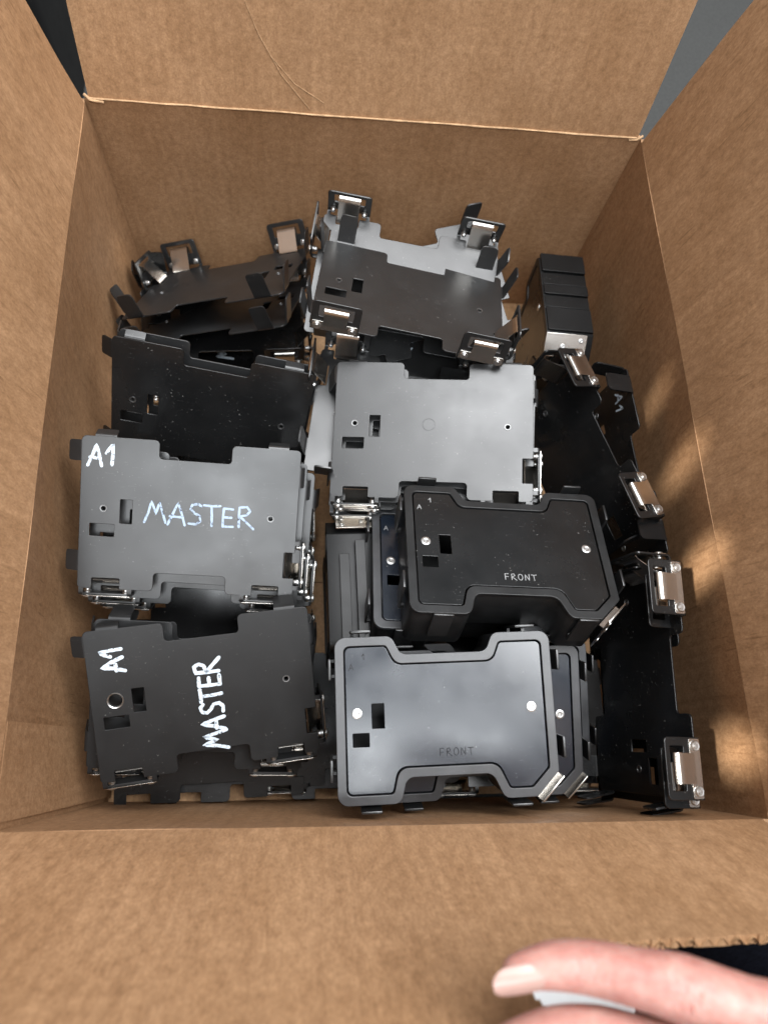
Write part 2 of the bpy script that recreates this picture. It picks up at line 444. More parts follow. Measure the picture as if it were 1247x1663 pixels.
def hand_hole(u, v):
    # u runs from the right rim corner to the left one
    x = 0.438 - u
    if not (0.1115 + 0.0022 * noise.noise(Vector((x * 60, 3, 0))) + 0.0012 * noise.noise(Vector((x * 260, 7, 0))) < v < 0.175): return False
    l = 0.2565 + 0.0016 * math.sin(v * 300) + 0.001 * noise.noise(Vector((0, v * 300, 0)))
    if v < 0.120: l += (0.120 - v) * 0.6
    return l < x < 0.41
flapF, flapF_fn, flapF_w = make_flap(RIM['FR'], RIM['FL'], Vector((0, -1, 0)), 72, 0.192, 0.004, holes=hand_hole, nu=300, nv=230, curl=0.0, seed=13, mat='card_front')
# bottom: two panels meeting under the contents
def floor_panel(y0, y1, z, seed):
    def fn(a, b): return Vector((0.0 + 0.436 * a, y0 + (y1 - y0) * b, z))
    me = panel('bottom_panel', fn, 0.436, y1 - y0, 6, 6, 'card_floor', None, Vector((0, 0, -1)))
    return obj('bottom_panel', me, 'card_floor', box)
floor_panel(0.0, 0.19, 0.0, 0); floor_panel(0.1905, 0.509, 0.0005, 1)
# worn fold ridges and the glued joint
def ridge(name, pts, r, mat, seg=60, seed=0.0):
    mb = MB(); n = len(pts); L = []
    for i in range(seg + 1):
        t = i / seg * (n - 1); k = min(int(t), n - 2); p = Vector(pts[k]).lerp(Vector(pts[k + 1]), t - k)
        L.append(p)
    ring = 6
    V = []; F = []
    for i, p in enumerate(L):
        t = (L[min(i + 1, seg)] - L[max(i - 1, 0)]).normalized()
        a = t.cross(Vector((0.3, 0.2, 1))).normalized(); b = t.cross(a)
        rr = r * (0.7 + 0.6 * abs(noise.noise(p * 60 + Vector((seed, 0, 0)))))
        q = p + Vector((0, 0, 1)) * wob(p, 0.0012, 30, seed)
        for k in range(ring):
            an = 2 * math.pi * k / ring
            V.append(q + a * math.cos(an) * rr + b * math.sin(an) * rr)
    for i in range(seg):
        for k in range(ring): F.append((i * ring + k, i * ring + (k + 1) % ring, (i + 1) * ring + (k + 1) % ring, (i + 1) * ring + k))
    mb.add(V, F, Matrix.Translation(-Vector((0.218, 0.254, 0))))
    return obj(name, mb.build(name, 60), mat, box)
up = Vector((0, 0, 0.001))
ridge('fold_line', [RIM['BL'] + up + Vector((0.004, -0.0005, 0)), RIM['BR'] + up + Vector((-0.004, -0.0005, 0))], 0.0009, 'crease', 90, 1)

inn = Vector((0, -0.0003, 0))
ridge('scratch', [Vector(flapB_fn(a, b)) + inn for a, b in ((0.255, 0.5), (0.275, 0.40), (0.30, 0.27), (0.335, 0.14), (0.385, 0.02))], 0.00022, 'crease', 70, 6)
ridge('scratch', [Vector(flapB_fn(a, b)) + inn for a, b in ((0.32, 0.20), (0.36, 0.11), (0.41, 0.05))], 0.0002, 'crease', 30, 7)
# crushed paper at the back corners
ridge('torn_corner', [RIM['BL'] + Vector((0.000, 0.001, 0.003)), RIM['BL'] + Vector((0.004, -0.001, 0.000)), RIM['BL'] + Vector((0.014, -0.001, -0.001))], 0.0014, 'crease', 24, 9)
ridge('torn_corner', [RIM['BR'] + Vector((0.001, 0.001, 0.002)), RIM['BR'] + Vector((-0.003, -0.001, 0.000)), RIM['BR'] + Vector((-0.010, -0.001, -0.001))], 0.0011, 'crease', 24, 10)
# the glued joint: the left wall overlaps itself near the front
jm = panel('glued_joint', lambda a, b: wall_l((0.004 + 0.053 * a) / 0.5076, 0.01 + 0.98 * b) + Vector((0.0026 * (1 - b ** 5) + 0.0002, 0, 0)), 0.053, H, 8, 14, 'card', None, Vector((-1, 0, 0)))
obj('glued_joint', jm, 'card', box)
# corrugated core showing at the torn hand hole: zig-zag wave between the liners
wave = MB()
def flap_pt(x, v):
    a = (0.438 - 0.004 - x) / flapF_w; return Vector(flapF_fn(a, v / 0.192))
V = []; F = []; K = 150
nrmF = Vector((0, -math.sin(R(72)), -math.cos(R(72))))
for i in range(K + 1):
    x = 0.262 + 0.146 * i / K
    p = flap_pt(x, 0.1128 + 0.0006 * noise.noise(Vector((x * 90, 0, 0))))
    q = flap_pt(x, 0.1095)
    off = nrmF * (0.0018 + 0.0014 * math.sin(i * 0.9))
    V += [p + off, q + off]
for i in range(K): F.append((2 * i, 2 * i + 2, 2 * i + 3, 2 * i + 1))
wave.add(V, F, Matrix.Translation(-Vector((0.218, 0.254, 0))))
obj('corrugated_core', wave.build('corrugated_core'), 'flute', box)

# ------------------------------------------------------------------ tray (sheet metal cover) parts
TW, TD, PT = 75 * mm, 53.5 * mm, 1.3 * mm
LATCH = [(-56 * mm, -TD, 0, -1), (55 * mm, -TD, 0, -1), (TW, -30 * mm, 1, 0)]
TABS = [(-TW, 43 * mm, -1, 0), (-TW, -34 * mm, -1, 0), (-59 * mm, TD, 0, 1), (59 * mm, TD, 0, 1), (TW, 34 * mm, 1, 0)]
def tray_plate(big_hole=False):
    q = 0.8 * mm; nd_ = 7.8 * mm; h_ = 9.4 * mm
    o = [(-TW, TD), (-23 * mm, TD), (-23 * mm, 40.5 * mm), (26.5 * mm, 40.5 * mm), (26.5 * mm, TD), (TW, TD)]
    rr = [3.2 * mm, 3.4 * mm, 2.6 * mm, 2.6 * mm, 3.4 * mm, 3.2 * mm]
    y = LATCH[2][1]
    o += [(TW, y + h_), (TW - nd_, y + h_), (TW - nd_, y - h_), (TW, y - h_)]; rr += [q] * 4
    o += [(TW, -TD)]; rr += [3.2 * mm]
    x = LATCH[1][0]
    o += [(x + h_, -TD), (x + h_, -TD + nd_), (x - h_, -TD + nd_), (x - h_, -TD)]; rr += [q] * 4
    o += [(26.5 * mm, -TD), (26.5 * mm, -40.5 * mm), (-23.5 * mm, -40.5 * mm), (-23.5 * mm, -TD)]; rr += [3.4 * mm, 2.6 * mm, 2.6 * mm, 3.4 * mm]
    x = LATCH[0][0]
    o += [(x + h_, -TD), (x + h_, -TD + nd_), (x - h_, -TD + nd_), (x - h_, -TD)]; rr += [q] * 4
    o += [(-TW, -TD)]; rr += [3.2 * mm]
    loops = [fillet(o, rr), fillet(rect(-48 * mm, -39.8 * mm, -6.3 * mm, 10.5 * mm), 0.5 * mm, 2), fillet(rect(-68 * mm, -51.5 * mm, -16 * mm, -7.3 * mm), 0.5 * mm, 2)]
    loops += [circ(-59 * mm, 3.7 * mm, (4.9 if big_hole else 1.5) * mm), circ(56 * mm, 3.4 * mm, 1.5 * mm)]
    me = sheet(loops, -PT / 2, PT / 2, 0.32 * mm, 2); me.name = 'tray_plate'
    return finish(me, 30)
def bent(h, flare, r=2.0 * mm, tip=0.0):
    """path in (u,w): from the plate edge, round bend, then up at `flare` degrees outward"""
    pts = [(-1.2 * mm, 0), (-0.2 * mm, 0)]
    a1 = R(90 - flare)
    for k in range(1, 6):
        t = a1 * k / 5; pts.append((r * math.sin(t) - 0.2 * mm, r * (1 - math.cos(t))))
    u0, w0 = pts[-1]; d = (math.cos(a1), math.sin(a1))
    for k in range(1, 6): pts.append((u0 + d[0] * h * k / 5, w0 + d[1] * h * k / 5))
    if tip:
        a2 = a1 - tip; u0, w0 = pts[-1]
        pts += [(u0 + math.cos(a2) * 1.5 * mm, w0 + math.sin(a2) * 1.5 * mm), (u0 + math.cos(a2) * 4 * mm, w0 + math.sin(a2) * 4 * mm)]
    return pts
def tab_mesh(h, flare, hw=7.2 * mm):
    p = bent(h, flare); n = len(p); hwl = [hw] * n
    p = p[:-1] + [(p[-2][0] * 0.25 + p[-1][0] * 0.75, p[-2][1] * 0.25 + p[-1][1] * 0.75), p[-1]]
    hwl = [hw] * (len(p) - 2) + [hw - 0.6 * mm, hw - 2.6 * mm]
    mb = MB(); mb.add(*strip(p, hwl, 1.2 * mm)); return mb.build('tab', 40)
_cache = {}
def tabm(h, flare):
    k = (h, flare)
    if k not in _cache: _cache[k] = tab_mesh(h, flare)
    return _cache[k]
LU = 4.6 * mm      # the latch flange stands this far outside the plate edge
def latch_frame():
    mb = MB()
    p = [(-2.5 * mm, 0), (0, 0)] + [(a + LU - 1.8 * mm, b) for a, b in bent(4 * mm, 0)[1:]]
    for s in (-1, 1):
        V, F = strip(p, 1.5 * mm, 1.2 * mm); mb.add(V, F, Matrix.Translation((0, s * 16.4 * mm, 0)))
    me = sheet([fillet(rect(-18 * mm, 18 * mm, 3 * mm, 26 * mm), [0.6 * mm, 0.6 * mm, 3 * mm, 3 * mm]), fillet(rect(-12.8 * mm, 12.8 * mm, 13 * mm, 22.5 * mm), 0.8 * mm, 3)], -0.75 * mm, 0.75 * mm, 0.4 * mm, 2)
    mb.mesh(me, Matrix(((0, 0, 1, LU), (1, 0, 0, 0), (0, 1, 0, 0), (0, 0, 0, 1)))); return mb.build('latch', 35)
def latch_spring():
    mb = MB()
    me = sheet([fillet(rect(-17.2 * mm, 17.2 * mm, 1.6 * mm, 9 * mm), 1.2 * mm)], -0.25 * mm, 0.25 * mm, 0.12 * mm, 1)
    mb.mesh(me, Matrix(((0, 0, 1, LU + 1.1 * mm), (1, 0, 0, 0), (0, 1, 0, 0), (0, 0, 0, 1))))
    rel = [(1.45, 6), (1.7, 10), (2.2, 14), (2.5, 17), (2.3, 18.8), (1.4, 20.0), (0.2, 20.3), (-1.2, 19.4), (-2.8, 17), (-6.2, 11), (-9.6, 5.2), (-11.2, 2.4), (-11.4, 1.2), (-10.6, 0.4)]
    mb.add(*strip([(LU + a * mm, b * mm) for a, b in rel], 8.8 * mm, 0.5 * mm)); return mb.build('spring', 50)
def rivet_mesh():
    mb = MB()
    prof = [(0.5 * mm, 3.0 * mm), (1.4 * mm, 2.95 * mm), (1.7 * mm, 2.5 * mm), (2.7 * mm, 2.6 * mm), (3.1 * mm, 2.0 * mm), (3.1 * mm, 1.3 * mm), (1.8 * mm, 1.2 * mm), (1.8 * mm, -0.9 * mm), (2.5 * mm, -1.0 * mm), (2.6 * mm, -2.0 * mm), (1.9 * mm, -2.5 * mm), (1.9 * mm, -4.0 * mm), (1.5 * mm, -4.5 * mm), (0.6 * mm, -4.6 * mm)]
    V, F = lathe(prof, 14)
    mb.add(V, F, Matrix(((0, 0, 1, 0), (1, 0, 0, 0), (0, 1, 0, 0), (0, 0, 0, 1)))); return mb.build('rivet', 40)
def insert_mesh(ro, ri):
    mb = MB(); V = []; F = []; n = 20
    prof = [(ro, 0.1 * mm), (ro * 0.96, 0.55 * mm), (ri * 1.15, 0.5 * mm), (ri, 0.0), (ri, -3 * mm), (ro * 0.9, -3 * mm), (ro * 0.9, 0)]
    for r, zz in prof:
        for k in range(n): V.append((r * math.cos(2 * math.pi * k / n), r * math.sin(2 * math.pi * k / n), zz))
    m = len(prof)
    for i in range(m):
        j = (i + 1) % m
        for k in range(n): F.append((i * n + k, i * n + (k + 1) % n, j * n + (k + 1) % n, j * n + k))
    mb.add(V, F); return mb.build('threaded_insert', 40)
ME = {'plate': tray_plate(), 'plate_big': tray_plate(True), 'latch': latch_frame(), 'spring': latch_spring(), 'rivet': rivet_mesh(), 'insert': insert_mesh(2.6 * mm, 1.5 * mm), 'grommet': insert_mesh(5.6 * mm, 4.7 * mm)}
_mcache = {}
def withmat(me, mat):
    k = (me.name, mat)
    if k not in _mcache:
        c = me.copy(); c.materials.clear(); c.materials.append(MAT[mat]); _mcache[k] = c
    return _mcache[k]

# handwriting: strokes in a unit box (x 0..w, y 0..1)
GL = {'M': (1.0, [[(0.0, 0.0), (0.16, 0.45), (0.30, 1.0), (0.52, 0.42), (0.68, 0.98), (0.98, 0.02)]]),
      'A': (0.8, [[(0.0, 0.0), (0.24, 0.52), (0.42, 1.0), (0.62, 0.5), (0.76, 0.0)], [(0.1, 0.38), (0.68, 0.36)]]),
      'S': (0.7, [[(0.66, 0.86), (0.5, 0.98), (0.24, 0.92), (0.16, 0.72), (0.36, 0.54), (0.6, 0.42), (0.64, 0.18), (0.42, 0.02), (0.12, 0.04)]]),
      'T': (0.75, [[(0.0, 0.95), (0.4, 0.93), (0.76, 0.96)], [(0.36, 0.93), (0.38, 0.4), (0.40, 0.0)]]),
      'E': (0.65, [[(0.12, 0.95), (0.1, 0.5), (0.1, 0.02)], [(0.12, 0.95), (0.56, 0.93)], [(0.1, 0.5), (0.52, 0.5)], [(0.1, 0.03), (0.6, 0.04)]]),
      'R': (0.75, [[(0.1, 0.0), (0.1, 0.5), (0.1, 0.95), (0.45, 1.0), (0.6, 0.8), (0.46, 0.6), (0.12, 0.52), (0.44, 0.26), (0.8, -0.06)]]),
      'C': (0.7, [[(0.62, 0.84), (0.4, 1.0), (0.12, 0.8), (0.04, 0.45), (0.2, 0.08), (0.5, 0.02), (0.64, 0.2)]]),
      'F': (0.62, [[(0.06, 0.0), (0.06, 1.0)], [(0.06, 1.0), (0.6, 1.0)], [(0.06, 0.5), (0.5, 0.5)]]),
      'O': (0.72, [[(0.36 + 0.32 * math.cos(k * math.pi / 8), 0.5 + 0.5 * math.sin(k * math.pi / 8)) for k in range(17)]]),
      'N': (0.7, [[(0.06, 0.0), (0.06, 1.0), (0.64, 0.0), (0.64, 1.0)]]),
      '1': (0.5, [[(0.0, 0.55), (0.2, 0.8), (0.34, 1.0), (0.36, 0.5), (0.36, 0.0)]])}
def writing(name, text, parent, x, y, h, rot, mat, width=1.0 * mm, z=PT / 2, gap=0.22, jit=0.04, seed=1, sx=1.0):
    rnd = random.Random(seed); mb = MB(); pen = 0.0; lift = 0
    for ch in text:
        wd, strokes = GL[ch]; dy = rnd.uniform(-jit, jit) * 1.5; sc = 1 + rnd.uniform(-jit, jit) * 2
        for st in strokes:
            pts = [Vector((pen + px * sx * sc + rnd.uniform(-jit, jit) * 0.5, py * sc + dy, 0)) * h for px, py in st]
            # refine the polyline
            fine = []
            for a, b in zip(pts[:-1], pts[1:]):
                for k in range(4): fine.append(a.lerp(b, k / 4))
            fine.append(pts[-1])
            lift += 1; zz = 0.00003 + lift * 0.000012
            V = []; F = []; n = len(fine)
            for i, p in enumerate(fine):
                t = (fine[min(i + 1, n - 1)] - fine[max(i - 1, 0)]).normalized(); s = Vector((-t.y, t.x, 0))
                ww = width * (0.86 + 0.28 * rnd.random())
                V += [p + s * ww + Vector((0, 0, zz)), p - s * ww + Vector((0, 0, zz))]
            for i in range(n - 1): F.append((2 * i, 2 * i + 2, 2 * i + 3, 2 * i + 1))
            for e, i in ((0, 0), (1, n - 1)):      # round ends
                p = fine[i]; b = len(V); d = (fine[0] - fine[1]).normalized() if e == 0 else (fine[-1] - fine[-2]).normalized(); s = Vector((-d.y, d.x, 0))
                fan = [p + (s * math.cos(an) + d * math.sin(an)) * width * 0.95 + Vector((0, 0, zz + 0.000004)) for an in [math.pi * k / 6 for k in range(7)]]
                V += fan; F.append(tuple(range(b, b + 7)))
            mb.add(V, F)
        pen += (wd + gap) * sx
    me = mb.build(name, 60)
    M = Matrix.Translation((x, y, z)) @ Matrix.Rotation(R(rot), 4, 'Z')
    return obj(name, me, mat, parent, M)

GROUP_T = 'sheet metal trays in the box'
GROUP_F = 'FRONT fixtures in the box'
def tray(label, M, up=False, coat='coat', flares=None, tab_h=22 * mm, skip=(), big=False, tilt_latch=None, tab_hs=None):
    t = thing('metal_tray', label, 'tray', M, GROUP_T)
    s = 1 if up else -1
    obj('plate', withmat(ME['plate_big' if big else 'plate'], coat), None, t)
    fl = flares or (8, 8, 6, 6, 8)
    for k, (x, y, ox, oy) in enumerate(TABS):
        if ('t', k) in skip: continue
        obj('tab', withmat(tabm((tab_hs or [tab_h] * 5)[k], fl[k]), coat), None, t, frame_at(x, y, ox, oy, s))
    for k, (x, y, ox, oy) in enumerate(LATCH):
        if ('l', k) in skip: continue
        Mx = frame_at(x, y, ox, oy, s)
        if tilt_latch and k in tilt_latch: Mx = Mx @ Matrix.Rotation(R(tilt_latch[k]), 4, 'Y')
        l = obj('latch', withmat(ME['latch'], coat), None, t, Mx)
        obj('spring', withmat(ME['spring'], 'steel'), None, l)
        for v in (-13, 13):
            obj('rivet', withmat(ME['rivet'], 'rivet'), None, l, Matrix.Translation((LU, v * mm, 5.2 * mm)))
    obj('grommet' if big else 'threaded_insert', withmat(ME['grommet' if big else 'insert'], 'rivet' if big else 'insert'), None, t, Matrix.Translation((-59 * mm, 3.7 * mm, PT / 2 - 0.1 * mm)))
    obj('threaded_insert', withmat(ME['insert'], 'insert'), None, t, Matrix.Translation((56 * mm, 3.4 * mm, PT / 2 - 0.1 * mm)))
    return t
POSE = {
 'master': (0.4244278, 0.03542556, -0.05114122, 0.0831218, 0.1982139, 0.16972902),
 'dmaster': (0.43154667, 0.06426451, 0.1101773, 0.09641871, 0.07938384, 0.14320008),
 'grey': (0.12318408, -0.16059604, -0.06713657, 0.25846326, 0.26740358, 0.17759768),
 'C1': (-0.30474648, 0.08768633, -0.14288606, 0.24574111, 0.37867697, 0.18226446),
 'C2': (0.01911412, -0.21146828, 2.97999087, 0.2418783, 0.39896236, 0.16865013),
 'L1': (-0.49813725, 0.83455636, 2.85838999, 0.08306211, 0.44401402, 0.10338113),
 'L4': (0.9469288, 0.03997888, -0.16666502, 0.08768135, 0.29243013, 0.13907595),
 'R4': (-1.0764088, -1.04608254, 1.24566872, 0.39708917, 0.08188445, 0.16744996),
 'R2': (-0.9561999, -1.04806983, 1.63273594, 0.37733252, 0.24950888, 0.14926135),
 'F2': (0.25980055, -0.03517307, 0.02698938, 0.25603063, 0.05946038, 0.19081585),
 'F1': (-0.32412272, 0.02377453, -0.03646541, 0.30342646, 0.16878791, 0.19981209),
 'R3': (1.09891322, -1.07997992, -1.2083701, 0.4064758, 0.23929916, 0.14387976),
 'C4': (0.26013353, -0.02417584, 3.00199582, 0.24298614, 0.27165476, 0.17040309),
 'L2': (-0.49813725, 0.83455636, 2.85838999, 0.08469099, 0.42718975, 0.08230885),
 'L3': (-0.09720381, 0.02736851, 0.08720507, 0.08635457, 0.41753798, 0.08964056),
 'F1b': (-0.32412272, 0.02377453, -0.03646541, 0.2840088, 0.16561124, 0.15803606),
 'F2b': (0.25980055, -0.03517307, 0.02698938, 0.28873025, 0.05582832, 0.14995406)}
CAMP = Vector((0.16817913, 0.04179455, 0.66))
def P(k, push=0.0, local=(0, 0, 0), yaw=0.0):
    M = pose(POSE[k])
    if push: M = Matrix.Translation((M.translation - CAMP) * push) @ M
    return M @ Matrix.Translation(local) @ Matrix.Rotation(yaw, 4, 'Z')

# left column -------------------------------------------------------
WIDE = (66, 66, 30, 6, 8)
SHORT = (9 * mm, 9 * mm, 6 * mm, 18 * mm, 18 * mm)
t = tray('dark grey tray with A1 and MASTER in pale marker, on the left stack', P('master'), False, 'coat', WIDE, tab_hs=SHORT)
writing('handwriting', 'A1', t, -70.5 * mm, 33.5 * mm, 14.5 * mm, 0, 'ink_white', 1.05 * mm, seed=3, gap=0.16, sx=0.85)
writing('handwriting', 'MASTER', t, -31.5 * mm, -4.5 * mm, 14.5 * mm, 0, 'ink_blue', 0.8 * mm, seed=5, gap=0.10, sx=1.0)
tray('tray directly under the dark grey A1 MASTER tray, shifted right', P('master', 0, (4.5 * mm, -8.5 * mm, -11 * mm), -0.012), False)
tray('third tray down beneath the dark grey A1 MASTER tray', P('master', 0, (10.5 * mm, -15 * mm, -23 * mm), -0.02), False)
tray('fourth tray down beneath the dark grey A1 MASTER tray', P('master', 0, (8 * mm, -12 * mm, -47 * mm), 0.03), False)
t = tray('black tray with MASTER written vertically in white, nearest front left corner', P('dmaster'), False, 'coat_matte', (60, 30, 8, 8, 8), big=True, skip=(('t', 1),), tab_hs=SHORT)
writing('handwriting', 'MASTER', t, 11.5 * mm, -40.5 * mm, 15.5 * mm, 90, 'ink_white', 1.25 * mm, seed=8, gap=0.10, sx=0.80)
writing('handwriting', 'A1', t, -50.5 * mm, 24 * mm, 14.5 * mm, 96, 'ink_white', 1.3 * mm, seed=9, gap=0.1, sx=0.85)
tray('tray turned askew directly under the black vertical MASTER tray', P('dmaster', 0, (-4 * mm, -7 * mm, -14 * mm), -0.17), False, 'coat_matte')
tray('tray low in the front left corner, two below the vertical MASTER tray', P('dmaster', 0, (2 * mm, -10 * mm, -34 * mm), -0.06), False, 'coat_matte')
tray('bottom tray of the front left stack, against the front wall', Matrix.Translation((0.088, 0.057, 0.040)) @ Matrix.Rotation(0.03, 4, 'Z') @ Matrix.Rotation(0.12, 4, 'X'), False, 'coat_gloss', skip=(('l', 0), ('l', 1)))
tray('lowest tray under the front left stack, shifted right', Matrix.Translation((0.128, 0.0555, 0.029)) @ Matrix.Rotation(0.02, 4, 'X'), False, 'coat_gloss', tab_h=16 * mm, skip=(('l', 0), ('l', 1)))
tray('low tray glimpsed between the two left MASTER stacks', Matrix.Translation((0.09, 0.16, 0.07)) @ Matrix.Rotation(0.35, 4, 'X'), False, 'coat_gloss')
tray('low tray under the glossy black leaning tray', Matrix.Translation((0.09, 0.265, 0.05)) @ Matrix.Rotation(0.3, 4, 'X'), False, 'coat_gloss')
tray('glossy black tray leaning in left column behind the grey A1 tray', P('L4'), False, 'coat_gloss', (55, 50, 40, 30, 8), tab_hs=(9 * mm, 8 * mm, 5 * mm, 5 * mm, 8 * mm))
tray('tray nested right behind the glossy black leaning tray', P('L4', 0, (2 * mm, 1 * mm, -13 * mm)), False, 'coat', skip=(('t', 2), ('t', 3)))
tray('upside down tray in the back left corner with three latches standing up', P('L1'), True, 'coat', (16, 16, 14, 14, 12))
tray('tray nested just below the upside down back left corner tray', P('L2'), True, 'coat', (16, 16, 14, 14, 12))
tray('low black tray between back left trays, its front latch facing the camera', P('L3', 0.05), True, 'coat_gloss')
t = tray('tray on the box bottom showing a white letter M through a notch', Matrix.Translation((0.085, 0.425, 0.034)) @ Matrix.Rotation(0.05, 4, 'Z'), False, 'coat_gloss')
writing('handwriting', 'MASTER', t, 4.5 * mm, -19 * mm, 15 * mm, 90, 'ink_white', 1.2 * mm, seed=12, gap=0.1, sx=0.7)
# middle column -----------------------------------------------------
tray('dark upturned tray on top of the back middle stack', P('C1'), True, 'coat', (10, 10, 8, 8, 12))
tray('light grey upturned tray under the dark one in back middle stack', P('C2', 0.012), True, 'coat')
tray('tray with corner and tab poking out behind the back middle stack', Matrix.Translation((0.2605, 0.409, 0.149)) @ Matrix.Rotation(0.277, 4, 'Z') @ Matrix.Rotation(0.2, 4, 'X'), True, 'coat', skip=(('t', 0), ('t', 1), ('t', 2), ('t', 4), ('l', 0), ('l', 2)))
tray('upturned tray under the plain grey tray, its latch at upper left', Matrix.Translation((0.243, 0.288, 0.150)) @ Matrix.Rotation(math.pi - 0.13, 4, 'Z'), True, 'coat', (10, 10, 8, 8, 8))
t = tray('plain light grey tray with small ring mark in the middle of the box', P('grey'), False, 'coat', (20, 10, 10, 10, 8))
obj('round_mark', insert_mesh(4.8 * mm, 4.1 * mm), MAT['coat'], t, Matrix.Translation((-3 * mm, 4 * mm, PT / 2 - 0.35 * mm)))
for k, (lab, dx) in enumerate((('tray right under the plain light grey tray, latch edge showing', 2.0), ('third tray of the stack under the plain light grey tray', -2.5), ('fourth tray of the stack under the plain light grey tray', 3.0), ('fifth tray of the stack under the plain light grey tray', 0.0))):
    tray(lab, P('grey', 0, (dx * mm, -(2.0 + 3.6 * k) * mm, -(9.0 + 8.5 * k) * mm), 0.012 * (k - 1.5)), False, 'coat', tab_h=12 * mm, skip=(('t', 0), ('t', 1), ('t', 2), ('t', 3)))
tray('low tray lying under the two FRONT fixtures', Matrix.Translation((0.300, 0.12, 0.075)) @ Matrix.Rotation(0.02, 4, 'Z'), False, 'coat')
tray('tray on the box bottom in the front right corner', Matrix.Translation((0.345, 0.062, 0.046)), False, 'coat_gloss')
tray('low tray in the narrow gap between vertical MASTER and bluish FRONT', Matrix.Translation((0.205, 0.066, 0.038)) @ Matrix.Rotation(0.1, 4, 'X'), False, 'coat_gloss')
t = tray('half hidden tray with a white hook mark between the middle trays', Matrix.Translation((0.262, 0.338, 0.135)) @ Matrix.Rotation(-0.12, 4, 'Z'), False, 'coat')
writing('handwriting', 'C', t, -19 * mm, 22 * mm, 9 * mm, 0, 'ink_white', 0.8 * mm, seed=21)
# right side --------------------------------------------------------
tray('black tray upright along right wall near the front, two latches on top', P('R4'), True, 'coat_gloss', (10, 10, 8, 8, 8))
tray('tray hidden close behind the upright front right tray', P('R4', 0, (-6 * mm, 16 * mm, -9 * mm)), True, 'coat_gloss')
tray('black tray leaning on right wall behind the FRONT fixture', P('R2'), True, 'coat_gloss', (10, 10, 8, 8, 8))
t = tray('black tray against right wall with pale scribble near its folded tab', P('R3'), True, 'coat_gloss', (10, 10, 8, 8, 8))
writing('handwriting', 'A1', t, -62 * mm, 34 * mm, 9 * mm, -15, 'ink_white', 0.8 * mm, seed=14, gap=0.3)

# ------------------------------------------------------------------ FRONT fixtures
FO = [(-71, 52), (-34, 52), (-28, 40), (28, 40), (33, 52), (71, 52), (71, -37), (56, -52), (35, -52), (28, -36.5), (-27, -36.5), (-31, -52), (-71, -52)]
FO = [(a * mm, b * mm) for a, b in FO]
FR_ = [7 * mm, 6 * mm, 6 * mm, 6 * mm, 6 * mm, 7 * mm, 2 * mm, 2 * mm, 6 * mm, 7 * mm, 6 * mm, 6 * mm, 7 * mm]
DEEP = 41 * mm
def f_loop(d, k=1.0):
    return fillet(inset(FO, d), [max(0.8 * mm, r - d * (0.55 if i in (0, 1, 4, 5, 8, 11, 12) else -0.2)) for i, r in enumerate(FR_)], 5)
def f_frame(): return finish(sheet([f_loop(0), f_loop(5.8 * mm)], -3 * mm, 0, 0.4 * mm, 2), 30)
def f_body(): return finish(sheet([f_loop(0.5 * mm), f_loop(2.8 * mm)], -DEEP, -3.05 * mm, 0.2 * mm, 1), 30)
def f_panel():
    L = [f_loop(6.7 * mm), fillet(rect(-48 * mm, -40 * mm, -6 * mm, 9.5 * mm), 0.4 * mm, 2), fillet(rect(-60.5 * mm, -50 * mm, -17 * mm, -8.5 * mm), 0.4 * mm, 2)]
    return finish(sheet(L, -2.4 * mm, -0.7 * mm, 0.25 * mm, 2), 30)
def f_bottom(): return finish(sheet([f_loop(3 * mm)], -DEEP + 2 * mm, -DEEP + 4 * mm, 0.2 * mm, 1), 30)
def f_tab():
    mb = MB(); me = sheet([fillet(rect(-6.6 * mm, 6.6 * mm, -24 * mm, 4.5 * mm), 0.8 * mm, 2)], -0.8 * mm, 0.8 * mm, 0.3 * mm, 1)
    mb.mesh(me, Matrix(((0, 0, 1, 3.4 * mm), (1, 0, 0, 0), (0, 1, 0, 0), (0, 0, 0, 1))))
    for s in (-1, 1): mb.add(*strip([(0.2 * mm, -22 * mm), (2.8 * mm, -22 * mm)], 1.0 * mm, 3 * mm), Matrix.Translation((0, s * 5 * mm, 0)))
    return mb.build('tab', 35)
def f_strike():
    me = sheet([fillet(rect(-10.5 * mm, 10.5 * mm, -34 * mm, 1.5 * mm), 0.6 * mm, 2)], -0.6 * mm, 0.6 * mm, 0.2 * mm, 1)
    mb = MB(); mb.mesh(me, Matrix(((0, 0, 1, 4.2 * mm), (1, 0, 0, 0), (0, 1, 0, 0), (0, 0, 0, 1))))
    mb.add(*strip([(0.3 * mm, -8.5 * mm), (4.0 * mm, -8.5 * mm)], 10.2 * mm, 1 * mm))
    return mb.build('strike_plate', 35)
def f_screw():
    mb = MB(); V, F = lathe([(1.0 * mm, 0.1 * mm), (1.2 * mm, 0.45 * mm), (1.6 * mm, 0.62 * mm), (2.6 * mm, 0.6 * mm), (3.3 * mm, 0.35 * mm), (3.5 * mm, -0.6 * mm)], 20)
    mb.add(V, F); return mb.build('screw', 40)
FM = {'frame': f_frame(), 'body': f_body(), 'panel': f_panel(), 'bottom': f_bottom(), 'tab': f_tab(), 'strike': f_strike(), 'screw': f_screw()}
for k, v in FM.items(): v.name = 'fixture_' + k
FTABS = [(-54, 52, 0, 1), (54, 52, 0, 1), (-50, -52, 0, -1), (45, -52, 0, -1), (-71, 32, -1, 0), (-71, -30, -1, 0), (71, 33, 1, 0), (71, -22, 1, 0)]
def stamp(txt, parent, x, y, h, mat):
    return writing('lettering', txt, parent, x, y, h, 0, mat, 0.27 * mm, z=-0.7 * mm, gap=0.3, jit=0.0, seed=2)
